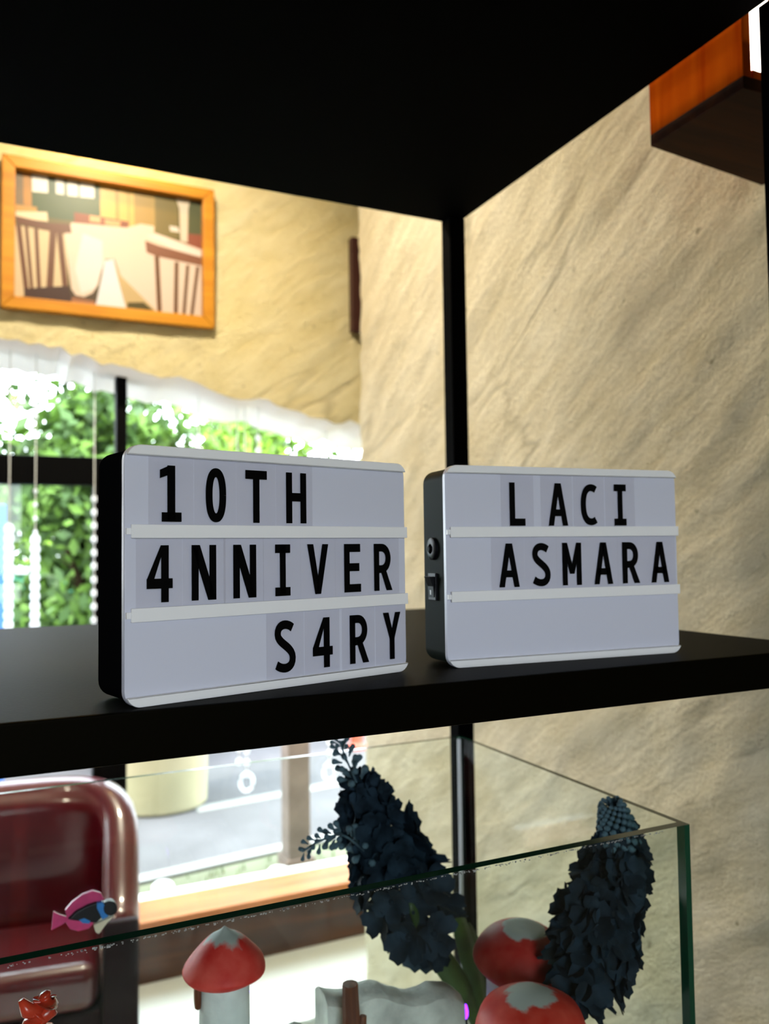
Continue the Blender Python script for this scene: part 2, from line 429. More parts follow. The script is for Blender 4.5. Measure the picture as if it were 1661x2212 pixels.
# window frame and panes
YG = 3.28
win = struct(B().box(.405, .445, YG-.03, YG+.03, .232, 2.25).obj('window_1', MT['blackframe'], bevel=.003), 'black framed window onto the street')
B().box(-1.53, .405, YG-.035, YG+.035, 1.808, 1.913).obj('transom', MT['blackframe'], win, bevel=.003)
B().box(.325, .405, YG-.03, YG+.03, .232, 1.808).obj('stile', MT['blackframe'], win, bevel=.003)
for x0, x1, z0, z1 in ((-1.53, .325, .232, 1.808), (-1.53, .405, 1.913, 2.3), (.445, 1.85, .232, 2.0)):
    B().box(x0, x1, YG-.004, YG+.004, z0, z1).obj('pane', MT['winglass'], win)

# ================================================================== outside
ground = struct(B().box(-14, 22, 3.5, 40, -.06, 0).obj('ground_outside', MT['ground']), 'paved ground outside the window')
ground2 = struct(B().box(-14, 22, -20, -2.75, -.06, 0).obj('ground_behind', MT['ground']), 'paved ground behind the building')
def quadz(name, a, bb, width, z0, z1, m):
    a = Vector(a); bb = Vector(bb); t = (bb-a).normalized(); n = Vector((-t.y, t.x, 0))*width
    p = [a, bb, bb+n, a+n]
    return B().prism([(q.x, q.y) for q in p], z0, z1, lambda x, y, d: (x, y, d)).obj(name, m)
dirv = (onZ(620, 1828, .02)-onZ(330, 1893, .02)).normalized()
pA = onZ(330, 1897, .02)
road = struct(quadz('road_surface', pA-dirv*9, pA+dirv*16, 4.2, 0, .012, MT['road']), 'grey asphalt street')
l1 = struct(quadz('road_line', pA-dirv*9, pA+dirv*16, .09, .012, .016, MT['line']), 'white line painted along the street edge')
pB = onZ(430, 1752, .02)
l2 = struct(quadz('road_line', pB-dirv*.0, pB+dirv*16, .11, .012, .016, MT['line']), 'white line painted mid-street')
# lawn strip under the window
KEEP = [onZ(352, 1930, 0), onZ(603, 1900, 0), onZ(640, 1868, 0)]
b = B(); vs = []
for i in range(9000):
    x = RNG.uniform(-2, 6); y = RNG.uniform(3.52, 8)
    lim = (Vector((x, y, 0))-pA); side = dirv.x*lim.y-dirv.y*lim.x
    if side > -.04 or any((x-q.x)**2+(y-q.y)**2 < .013 for q in KEEP): continue
    a = RNG.uniform(0, 6.28); h = RNG.uniform(.02, .05); dx, dy = .006*math.cos(a), .006*math.sin(a)
    lx, ly = RNG.uniform(-.015, .015, 2)
    b.add([(x-dx, y-dy, 0), (x+dx, y+dy, 0), (x+lx, y+ly, h)], [(0, 1, 2)])
g = tag(b.obj('grass', MT['grass']), 'strip of short green lawn outside the window', 'grass', kind='stuff')
for px, py, r in ((352, 1930, .055), (603, 1900, .06)):
    p = onZ(px, py, 0)
    b = B(); b.ball((0, 0, r*.45), r, 12, sz=.55); b.v = [(x*(1+.25*noise.noise(Vector((x*20, y*20, z*20+px)))), y*1.2, z) for x, y, z in b.v]
    o = b.obj('white_stone', MT['stone'], smooth=True); o.location = (p.x, p.y, 0)
    tag(o, 'white rounded stone on the lawn '+('near the armchair' if px < 400 else 'near the window sill corner'), 'stone')
# cream planter drum
p = onZ(360, 1762, .012)
t = thing('planter', (p.x, p.y+.26, .012), 'cream rendered round planter standing by the street', 'planter')
B().lathe([(.27, 0), (.29, .02), (.30, .5), (.31, .86), (.33, .88), (.33, .95), (.28, .95), (.27, .86)], 40).obj('drum', MT['planter'], t, sm_angle=40)
b = B(); b.lathe([(.265, .84), (.2, .88), (.05, .9)], 20).obj('soil', MT['bark'], t, smooth=True)
# wooden post
p = onZ(640, 1868, 0)
t = thing('wooden_post', (p.x, p.y, 0), 'brown weathered wooden post standing outside at the kerb', 'post')
B().box(-.058, .058, -.058, .058, 0, 1.25).obj('shaft', MT['post'], t, bevel=.008)
B().box(-.075, .075, -.075, .075, 0, .05).obj('base_collar', MT['post'], t, bevel=.006)
# red bollard
p = onZ(771, 1617, .012)
t = thing('street_bollard', (p.x, p.y, .012), 'small red bollard beyond the street', 'bollard')
B().lathe([(.07, 0), (.07, .03), (.05, .05), (.05, .75), (.055, .76), (.05, .82), (.02, .86), (.004, .87)], 16).obj('shaft', MT['redpaint'], t, sm_angle=40)
B().lathe([(.052, .6), (.053, .61), (.053, .67), (.052, .68)], 16).obj('band', MT['stone'], t)
# blue board and green fence beyond the glass
p = onY(-14, 1100, 5.2)
t = thing('blue_board', (p.x, 5.2, 0), 'bright blue upright board standing outside the window', 'board')
B().box(-.5, .066, -.02, .02, .25, 1.84).obj('panel', MT['blueboard'], t, bevel=.004)
B().box(-.48, -.44, -.02, .02, 0, .25).obj('leg', MT['blackframe'], t); B().box(.0, .04, -.02, .02, 0, .25).obj('leg', MT['blackframe'], t)
t = thing('green_fence', (-.4, 9.6, 0), 'green board fence behind the trees', 'fence')
pl = B().box(-.09, .09, -.012, .012, .05, 1.35).mesh('fence_board', MT['greenfence'], bevel=.004)
for i in range(34):
    o = link('fence_board', pl, t); o.location = (-2.6+i*.2, 0, 0)
B().box(-2.7, 4.1, .012, .05, .3, .38).box(-2.7, 4.1, .012, .05, 1.05, 1.13).obj('fence_rail', MT['greenfence'], t)

RNG = np.random.default_rng(21)
def tree(name, x, y, ztop, zbot, rx, ry, n, mi, label):
    t = thing(name, (x, y, 0), label, 'tree', 'trees across the street')
    zc, rz = (ztop+zbot)/2, (ztop-zbot)/2
    b = B().tube([(0, 0, 0), (.03, 0, zbot*.6+.2), (-.02, .02, zc)], [.09, .07, .04], 8); b.obj('trunk', MT['bark'], t, smooth=True)
    b = B()
    for k in range(7):
        a = k*.9; b.tube([(0, 0, zbot+.2+k*.12), (rx*.45*math.cos(a), ry*.45*math.sin(a), zc), (rx*.7*math.cos(a), ry*.7*math.sin(a), zc+.5*rz)], [.035, .022, .008], 6)
    b.obj('branch', MT['bark'], t, smooth=True)
    # clumps of leaves
    nc = 40
    cl = []
    for k in range(nc):
        v = RNG.normal(size=3); v /= np.linalg.norm(v); q = RNG.uniform(.45, .95)
        cl.append((v*q*np.array([rx, ry, rz])+[0, 0, zc], RNG.uniform(.22, .42)))
    for layer, (frac, lm) in enumerate(((.5, mi), (.5, (mi+1) % 3))):
        k = int(n*frac)
        idx = RNG.integers(0, nc, k)
        P = np.array([cl[i][0] for i in idx]) + RNG.normal(size=(k, 3))*np.array([cl[i][1] for i in idx])[:, None]*.55
        D1 = RNG.normal(size=(k, 3)); D1 /= np.linalg.norm(D1, axis=1)[:, None]
        D2 = np.cross(D1, RNG.normal(size=(k, 3))); D2 /= np.linalg.norm(D2, axis=1)[:, None]
        s = RNG.uniform(.045, .085, (k, 1))
        V = np.stack([P-D1*s, P+D2*s*.5, P+D1*s, P-D2*s*.5], 1).reshape(-1, 3)
        V[:, 0] = np.clip(V[:, 0], -rx, rx); V[:, 1] = np.clip(V[:, 1], -ry, ry); V[:, 2] = np.maximum(V[:, 2], .05)
        me = bpy.data.meshes.new('foliage'); me.from_pydata(V.tolist(), [], [(4*i, 4*i+1, 4*i+2, 4*i+3) for i in range(k)]); me.materials.append(LEAFM[lm])
        o = link('foliage', me, t); o['kind'] = 'stuff'
tree('leafy_tree', -.75, 7.9, 3.6, .3, .95, .7, 10000, 0, 'lime green leafy tree next to the blue board')
tree('leafy_tree', .72, 6.5, 3.0, .3, .75, .6, 9000, 1, 'mid green tree directly behind the window mullion')
tree('leafy_tree', 2.3, 8.3, 3.15, .9, .95, .6, 9000, 0, 'bright green tree right of the mullion tree')
tree('leafy_tree', 3.5, 6.9, 2.45, 1.2, .75, .6, 6000, 1, 'low green tree at the window corner beside the pillar')
tree('leafy_tree', -.2, 11.2, 3.6, .2, 2.2, .7, 7000, 2, 'deep green tree behind the lime tree')

# ================================================================== shelving unit
ZS = HC-.1221                         # top of the display shelf
XU, YB, Y0 = .8775, 1.4936, .669      # outer right side, outer back, front edge
ZU = HC+.6891                         # underside of the upper board
XL = -.75
T = .0403
unit = thing('shelving_unit', (0, 1.08, 0), 'large black open shelving unit with thick boards and square posts', 'shelf')
def U(bx, name, m, **k):
    b = B(); b.box(bx[0], bx[1], bx[2]-1.08, bx[3]-1.08, bx[4], bx[5])
    return b.obj(name, m, unit, **k)
U((XL, XU+.03, Y0, YB+.04, ZS-T, ZS), 'shelf_board', MT['shelf'], bevel=.0025, sm_angle=40)
U((XL, XU, Y0+.02, YB, ZU, ZU+.05), 'top_board', MT['black'], bevel=.002, sm_angle=40)
ZL = .66
U((XL, XU, Y0, YB, ZL-T, ZL), 'shelf_board', MT['shelf'], bevel=.0025, sm_angle=40)
U((XL, XU, Y0, YB, .12, .16), 'shelf_board', MT['shelf'], bevel=.0025, sm_angle=40)
PW = .036
for x0, y0 in ((XU-PW, YB-PW), (XU, .7238-PW), (XL, YB-PW), (XL, Y0+.02)):
    for z0, z1 in ((0, .12), (.16, ZL-T), (ZL, ZS-T), (ZS, ZU)):
        U((x0, x0+PW, y0, y0+PW, z0, z1), 'post', MT['black'], bevel=.0015)

# ================================================================== lightboxes
H, W, D = .21, .2954, .066
def rrect(w, h, r, n=6, x0=0, z0=0):
    out = []
    for cx, cz, a0 in ((w-r, r, -90), (w-r, h-r, 0), (r, h-r, 90), (r, r, 180)):
        for i in range(n+1):
            a = R(a0+90*i/n); out.append((x0+cx+r*math.cos(a), z0+cz+r*math.sin(a)))
    return out
XZ = lambda a, b_, d: (a, d, b_)
RAILS = ((.0675, .0785), (.1345, .1455))
def lightbox(loc, yaw, label, hm, ctrl):
    t = thing('cinema_lightbox', loc, label, 'light box', rz=R(yaw))
    # local: x along the face, y to the back, z up; face plane at y=0.004 (rails reach y=0)
    B().prism(rrect(W-.003, H-.003, .014, 6, .0015, .0015), .011, D, XZ).obj('housing', hm, t, bevel=.0025, sm_angle=35)
    B().prism(rrect(W, H, .0125, 6), .004, .0105, XZ).obj('panel', MT['panel'], t, bevel=.0008, sm_angle=35)
    # top and bottom caps: rounded plate corners cut to a strip
    rr = rrect(W, H, .0125, 8)
    def clip(z0, z1):
        poly = []
        for i in range(len(rr)):
            p, q = rr[i], rr[(i+1) % len(rr)]
            inp = z0 <= p[1] <= z1; inq = z0 <= q[1] <= z1
            if inp: poly.append(p)
            if inp != inq:
                zc = z0 if min(p[1], q[1]) < z0 else z1
                k = (zc-p[1])/(q[1]-p[1]); poly.append((p[0]+(q[0]-p[0])*k, zc))
        return poly
    B().prism(clip(.2015, .3), 0, .0039, XZ).obj('rail', MT['rail'], t, bevel=.0008, sm_angle=35)
    B().prism(clip(-.1, .0083), 0, .0039, XZ).obj('rail', MT['rail'], t, bevel=.0008, sm_angle=35)
    for z0, z1 in RAILS:
        # T-shaped card rail: narrow stem, wider lip in front
        b = B().box(.004, W, 0, .0018, z0, z1).box(.004, W, .0018, .0039, z0+.0028, z1-.0028)
        o = b.obj('rail', MT['rail'], t, bevel=.0004, sm_angle=35)
        B().box(.0005, .004, .001, .0039, z0+.003, z1-.003).obj('tab', MT['rail'], o)
    if ctrl:
        # socket and rocker switch on the left cheek
        s = B(); s.lathe([(.012, 0), (.012, .003), (.0095, .0042), (.0055, .0042), (.005, .0015), (.0001, .0015)], 28)
        s.v = [(.0015-z, D*.58+x, .123+y) for x, y, z in s.v]
        so = s.obj('power_socket', MT['switch'], t, sm_angle=40)
        s = B(); s.lathe([(.0035, .0016), (.0035, .006), (.003, .0065), (.0008, .0065)], 16); s.v = [(.0015-z, D*.58+x, .123+y) for x, y, z in s.v]
        s.obj('socket_hole', MT['ink'], so, sm_angle=40)
        yb = D*.58
        sw = B().box(-.0015, .0015, yb-.0095, yb+.0095, .068, .097).obj('switch_frame', MT['switch'], t, bevel=.0006)
        s = B().prism([(.0715, -.0012), (.0935, -.0012), (.0935, -.0075), (.083, -.003), (.0715, -.0022)], yb-.007, yb+.007, lambda a, b_, d: (b_, d, a))
        s.obj('rocker', MT['switch'], sw, bevel=.0003)
        B().box(-.0032, -.0026, yb-.001, yb+.001, .074, .079).obj('mark', MT['rail'], sw)
    return t
LB = ((.0926, .6785), 14.62); RB = ((.4204, .7445), -4.26)
lightbox((*LB[0], ZS), LB[1], 'white three-row light box with black housing reading 10TH 4NNIVER S4RY', MT['housing'], False)
lightbox((*RB[0], ZS), RB[1], 'white light box reading LACI ASMARA with switch on dark grey side', MT['housing2'], True)

# ------------------------------------------------------------------ letter tiles
SX, SY = .00622, .00775               # one stroke wide / tall; the glyphs are 6 strokes high
def ribbon(pts, wd=1.0):
    pts = [Vector((*p, 0)) for p in pts]; out = []
    L_, R_ = [], []
    for i, p in enumerate(pts):
        t = (pts[min(i+1, len(pts)-1)]-pts[max(i-1, 0)]).normalized(); n = Vector((-t.y, t.x, 0))*wd/2
        L_.append(p+n); R_.append(p-n)
    for i in range(len(pts)-1):
        out.append([(q.x, q.y) for q in (L_[i], L_[i+1], R_[i+1], R_[i])])
    return out
def bx(x0, y0, x1, y1): return [(x0, y0), (x1, y0), (x1, y1), (x0, y1)]
def arc(cx, cy, rx, ry, a0, a1, n=18, e=1.0):
    o = []
    for i in range(n+1):
        a = R(a0+(a1-a0)*i/n); c, s_ = math.cos(a), math.sin(a)
        o.append((cx+rx*math.copysign(abs(c)**e, c), cy+ry*math.copysign(abs(s_)**e, s_)))
    return o
def bez(p, n=10):
    o = []
    for i in range(n+1):
        t = i/n; u = 1-t
        o.append(tuple(u**3*p[0][k]+3*u*u*t*p[1][k]+3*u*t*t*p[2][k]+t**3*p[3][k] for k in (0, 1)))
    return o
Rbowl = ribbon([(.5, 5.5), (1.5, 5.5)] + bez([(1.5, 5.5), (3.35, 5.5), (3.35, 2.75), (1.5, 2.75)], 16)[1:] + [(.5, 2.75)])
S_ = ribbon(bez([(3.05, 5.1), (2.2, 5.75), (.55, 5.7), (.55, 4.45)]) + bez([(.55, 4.45), (.55, 3.3), (3.1, 2.95), (3.1, 1.6)])[1:] + bez([(3.1, 1.6), (3.1, .3), (1.4, .2), (.35, .9)])[1:])
C_ = ribbon([(3.15, 5.15)] + bez([(3.15, 5.15), (2.6, 5.6), (.55, 6.0), (.55, 3.0)], 14)[1:] + bez([(.55, 3.0), (.55, 0), (2.6, .4), (3.15, .85)], 14)[1:])
G = {
 '1': [bx(1.3, 0, 2.4, 6), [(1.6, 6), (.25, 5.5), (.25, 4.6), (1.35, 4.95)], bx(.5, 0, 3.3, 1)],
 '0': ribbon(arc(1.55, 3, 1.05, 2.5, 0, 360, 48, .85)),
 'T': [bx(0, 5, 3.5, 6), bx(1.25, 0, 2.25, 5.1)],
 'H': [bx(0, 0, 1, 6), bx(2.5, 0, 3.5, 6), bx(.9, 2.6, 2.6, 3.6)],
 '4': [bx(2.0, 0, 3.05, 6), bx(0, 1.45, 3.6, 2.5), [(1.95, 6), (2.5, 6), (1.0, 2.4), (0, 2.4)], [(2.0, 6), (2.1, 6), (2.1, 4.9), (1.9, 4.9)]],
 'N': [bx(0, 0, 1, 6), bx(2.65, 0, 3.65, 6), [(0, 6), (1.2, 6), (3.65, 0), (2.45, 0)]],
 'I': [bx(.8, 0, 1.75, 6), bx(0, 0, 2.55, 1), bx(0, 5, 2.55, 6)],
 'V': [[(0, 6), (1.05, 6), (2.35, 0), (1.4, 0)], [(2.75, 6), (3.8, 6), (2.4, 0), (1.45, 0)]],
 'E': [bx(0, 0, 1, 6), bx(.9, 0, 3.2, 1), bx(.9, 2.6, 2.9, 3.6), bx(.9, 5, 3.1, 6)],
 'R': [bx(0, 0, 1, 6), *Rbowl, [(1.2, 2.9), (2.2, 3.0), (3.7, 0), (2.55, 0)]],
 'S': S_, 'C': C_,
 'Y': [[(0, 6), (1.1, 6), (2.25, 2.6), (1.45, 2.4)], [(2.55, 6), (3.6, 6), (2.2, 2.4), (1.4, 2.6)], bx(1.35, 0, 2.3, 2.9)],
 'L': [bx(0, 0, 1, 6), bx(.9, 0, 3.0, 1)],
 'A': [[(0, 0), (1.0, 0), (2.3, 6), (1.35, 6)], [(2.9, 0), (3.9, 0), (2.55, 6), (1.6, 6)], bx(.7, 1.35, 3.2, 2.3)],
 'M': [bx(0, 0, .95, 6), bx(2.9, 0, 3.85, 6), [(0, 6), (.95, 6), (2.35, 1.6), (1.5, 1.6)], [(2.9, 6), (3.85, 6), (2.35, 1.6), (1.5, 1.6)]],
}
GM = {}
def glyph(ch):
    if ch not in GM:
        b = B(); xs_ = [x for q in G[ch] for x, _ in q]; x0, x1 = min(xs_), max(xs_)
        for q in G[ch]:
            b.prism([((x-(x0+x1)/2)*SX, y*SY) for x, y in q], -.00055, -.0001, XZ)
        GM[ch] = b.mesh('letter', MT['ink'])
    return GM[ch]
PITCH = .0404
cardm = B().box(-.0199, .0199, 0, .0004, -.0580/2, .0580/2).mesh('letter_tile', MT['card'])
def tiles(box, row_z, z_off, items):
    """items: (char, tile centre u, letter centre u, label)"""
    (bx_, by_), yaw = box
    u = Vector((math.cos(R(yaw)), math.sin(R(yaw)), 0)); n = Vector((-math.sin(R(yaw)), math.cos(R(yaw)), 0))
    for ch, uc, ul, lab in items:
        p = Vector((bx_, by_, ZS)) + u*uc + n*.0026 + Vector((0, 0, row_z))
        o = link('letter_tile', cardm); o.location = p; o.rotation_euler = (0, 0, R(yaw))
        g = link('letter', glyph(ch), o); g.location = (ul-uc, 0, z_off-row_z)
        tag(o, lab, 'letter tile', 'letter tiles on the light boxes')
def mids(ch, a): return list(zip(ch, a))
Z1, Z2, Z3 = (.1455+.2015)/2, (.0785+.1345)/2, (.0083+.0675)/2
tiles(LB, Z1, .1480, [('1', .0393, .0385, 'clear tile with black numeral 1 starting the 10TH row'), ('0', .0797, .0800, 'clear tile with black numeral 0 between 1 and T'),
                      ('T', .1200, .1198, 'clear tile with black letter T before the H of 10TH'), ('H', .1604, .1622, 'clear tile with black letter H ending the 10TH row')])
tiles(LB, Z2, .0822, [('4', .0288, .0288, 'clear tile with black numeral 4 starting the 4NNIVER row'), ('N', .0692, .0685, 'clear tile with first black N, right after the 4 of 4NNIVER'),
                      ('N', .1072, .1078, 'clear tile with second black N, before the I of 4NNIVER'), ('I', .1466, .1470, 'clear tile with black letter I in the 4NNIVER row'),
                      ('V', .1864, .1858, 'clear tile with black letter V in the 4NNIVER row'), ('E', .2259, .2266, 'clear tile with black letter E in the 4NNIVER row'),
                      ('R', .2660, .2650, 'clear tile with black letter R ending the 4NNIVER row')])
tiles(LB, Z3, .0135, [('S', .1494, .1490, 'clear tile with black letter S starting the S4RY row'), ('4', .1902, .1905, 'clear tile with black numeral 4 in the S4RY row'),
                      ('R', .2332, .2340, 'clear tile with black letter R in the S4RY row'), ('Y', .2745, .2752, 'clear tile with black letter Y ending the S4RY row')])
tiles(RB, Z1, .1465, [('L', .0847, .0846, 'clear tile with black letter L starting the LACI row'), ('A', .1337, .1354, 'clear tile with black letter A in the LACI row'),
                      ('C', .1754, .1754, 'clear tile with black letter C in the LACI row'), ('I', .2170, .2170, 'clear tile with black letter I ending the LACI row')])
tiles(RB, Z2, .0812, [('A', .0719, .0732, 'clear tile with first black A, starting the ASMARA row'), ('S', .1122, .1128, 'clear tile with black letter S in the ASMARA row'),
                      ('M', .1520, .1515, 'clear tile with black letter M in the ASMARA row'), ('A', .1920, .1925, 'clear tile with middle black A, between M and R of ASMARA'),
                      ('R', .2318, .2298, 'clear tile with black letter R in the ASMARA row'), ('A', .2720, .2698, 'clear tile with last black A, ending the ASMARA row')])

# ================================================================== glass tank
YT1, YT2, XT, ZR = .729, 1.2471, .7248, HC-.32
XTL, G_, GF = -.42, .008, .012
tank = thing('glass_tank', (.15, .99, ZL), 'open glass tank with green edges standing below the light boxes', 'tank')
def pane(bx_, name, big):
    b = B(); b.box(bx_[0]-.15, bx_[1]-.15, bx_[2]-.99, bx_[3]-.99, bx_[4]-ZL, bx_[5]-ZL)
    for i, f in enumerate(b.f):
        v = [Vector(b.v[k]) for k in f]; n = (v[1]-v[0]).cross(v[2]-v[1]).normalized()
        b.m[i] = 0 if abs(n[big]) > .9 else 1
    return b.obj(name, [MT['glass'], MT['edge']], tank)
pane((XTL, XT-G_, YT1, YT1+GF, ZL+.008, ZR), 'glass_pane', 1)
pane((XTL, XT-G_, YT2-G_, YT2, ZL+.008, ZR), 'glass_pane', 1)
pane((XT-G_, XT, YT1, YT2, ZL+.008, ZR), 'glass_pane', 0)
pane((XTL-G_, XTL, YT1, YT2, ZL+.008, ZR), 'glass_pane', 0)
pane((XTL-G_, XT, YT1, YT2, ZL, ZL+.008), 'bottom_pane', 2)
B().box(XT-G_-.006-.15, XT-G_-.15, YT2-G_-.006-.99, YT2-G_-.99, .008, ZR-ZL-.002).obj('silicone_seam', MT['silicone'], tank, bevel=.002)
b = B()
for i in range(620):                          # chipped lime crust under the front rim
    x = XTL+.01+(XT-.05-XTL)*RNG.random()**1.15; s = RNG.uniform(.0003, .0008)*(2.0 if RNG.random() < .06 else 1); zz = ZR-.0012-abs(RNG.normal())*.0008
    b.box(x-s-.15, x+s-.15, YT1-.0006-.99, YT1-.99, zz-s-ZL, zz+s*.4-ZL)
o = b.obj('lime_crust', MT['crust'], tank); o['kind'] = 'stuff'
ZB = .835                                      # top of the gravel bed
vs = []; fs = []; nx_, ny_ = 90, 40
for i in range(nx_+1):
    for j in range(ny_+1):
        x = XTL+.001+(XT-G_-.002-XTL)*i/nx_; y = YT1+GF+.001+(YT2-YT1-GF-G_-.002)*j/ny_
        vs.append((x-.15, y-.99, ZB-ZL-.004+.004*noise.noise(Vector((x*70, y*70, 0)))))
for i in range(nx_):
    for j in range(ny_): fs.append((i*(ny_+1)+j, (i+1)*(ny_+1)+j, (i+1)*(ny_+1)+j+1, i*(ny_+1)+j+1))
b = B().add(vs, fs); b.box(XTL+.001-.15, XT-G_-.001-.15, YT1+GF+.001-.99, YT2-G_-.001-.99, .0085, ZB-ZL-.012)
o = b.obj('gravel_bed', MT['slab'], tank); o['kind'] = 'stuff'

# ------------------------------------------------------------------ mushrooms
def smooth_prof(P, n=5):
    out = []
    for i in range(len(P)-1):
        p0 = P[max(i-1, 0)]; p1 = P[i]; p2 = P[i+1]; p3 = P[min(i+2, len(P)-1)]
        for k in range(n):
            t = k/n
            out.append(tuple(.5*((2*p1[j])+(-p0[j]+p2[j])*t+(2*p0[j]-5*p1[j]+4*p2[j]-p3[j])*t*t+(-p0[j]+3*p1[j]-3*p2[j]+p3[j])*t**3) for j in (0, 1)))
    out.append(P[-1]); return [(max(1e-4, r), z) for r, z in out]
def mushroom(loc, label, cap, stem, red, zlo, tilt=0, knob=None):
    t = thing('mushroom_ornament', (loc[0], loc[1], ZB), label, 'mushroom ornament')
    B().lathe(smooth_prof(stem), 32, wob=.012).obj('stem', MT['mushstem'], t, smooth=True)
    zhi = max(z for _, z in cap)
    c = B().lathe(smooth_prof(cap), 40, wob=.012).obj('cap', capmat('cap_paint', red, zlo, zhi), t, smooth=True)
    if tilt: c.rotation_euler = (R(tilt), R(tilt*.6), 0)
    if knob:
        b = B(); b.lathe([(.0095, 0), (.010, .003), (.0085, .006), (.001, .0065)], 16)
        b.v = [(-knob[0]-z*1.0+.001, y*.7, knob[1]+x*1.7) for x, y, z in b.v]
        b.obj('window_knob', MT['stick'], t, smooth=True)
    return t
z1 = 1.112-ZB; rim1 = 1.068-ZB
mushroom((.245, .98), 'tall slim mushroom ornament with pointed red cap and chalky tip',
         [(.027, rim1-.013), (.040, rim1-.012), (.047, rim1-.007), (.0475, rim1-.002), (.042, rim1+.008), (.033, rim1+.019), (.020, rim1+.031), (.008, z1-.006), (.0005, z1)],
         [(.034, 0), (.032, .05), (.030, .12), (.029, .19), (.028, rim1-.011)], (.62, .022, .016), z1-.030, knob=(.030, .205))
z2 = 1.049-ZB; rm = 1.007-ZB
mushroom((.628, .96), 'mushroom ornament with wide domed red cap beside the leaning blue flower',
         [(.03, rm-.020), (.054, rm-.017), (.0635, rm-.008), (.0645, rm+.002), (.058, rm+.016), (.045, rm+.030), (.025, rm+.040), (.008, z2-.001), (.0005, z2)],
         [(.042, 0), (.038, .05), (.034, .10), (.032, rm-.016)], (.42, .008, .006), z2-.008, tilt=5)
z3 = 1.044-ZB
mushroom((.558, .812), 'short mushroom ornament with orange-red cap in front of the upright blue flower',
         [(.03, z3-.060), (.054, z3-.056), (.064, z3-.046), (.062, z3-.035), (.054, z3-.020), (.034, z3-.008), (.012, z3-.001), (.0005, z3)],
         [(.036, 0), (.034, .06), (.031, z3-.056)], (.55, .016, .008), z3-.013)

# ------------------------------------------------------------------ artificial flowers
def petalmesh(name, npet, ln, wd, cup, m):
    b = B()
    for k in range(npet):
        a = 2*math.pi*k/npet+.2*(k % 2); ca, sa = math.cos(a), math.sin(a)
        pts = []
        for t, ww in ((0, .3), (.35, .85), (.72, 1), (1, .62)):
            r = ln*t; z = cup*ln*(t**1.4)*(1 if t < .8 else .85)
            for s in (-1, 0, 1):
                y = s*wd*.5*ww; zz = z+abs(s)*.12*wd*ww
                pts.append((r*ca-y*sa, r*sa+y*ca, zz))
        b.add(pts, [(3*i+j, 3*i+j+1, 3*i+j+4, 3*i+j+3) for i in range(3) for j in range(2)])
    b.ball((0, 0, .1*ln), .16*ln, 6)
    return b.mesh(name, m, smooth=True)
BLM = [petalmesh('blossom', 6, .026, .020, .85, MT['petal']), petalmesh('blossom', 5, .025, .022, .5, MT['petal'])]
BUD = B().lathe([(.0012, -.002), (.0022, .004), (.0045, .010), (.0048, .013), (.003, .0155), (.0003, .016)], 8).mesh('bud', MT['bud'], smooth=True)
def curve_pts(px, Y, n=24):
    P = [onY(x, y, Yk) for (x, y), Yk in zip(px, Y)]
    out = []
    for i in range(len(P)-1):
        a, b_, c, d = P[max(i-1, 0)], P[i], P[i+1], P[min(i+2, len(P)-1)]
        for k in range(n//(len(P)-1)+1):
            t = k/(n//(len(P)-1)+1)
            out.append(.5*((2*b_)+(c-a)*t+(2*a-5*b_+4*c-d)*t*t+(-a+3*b_-3*c+d)*t**3))
    out.append(P[-1]); return out
def orient(o, pos, direc, sc, spin):
    q = Vector(direc).to_track_quat('Z', 'Y')
    o.matrix_basis = Matrix.Translation(pos) @ q.to_matrix().to_4x4() @ Matrix.Rotation(spin, 4, 'Z') @ Matrix.Scale(sc, 4)
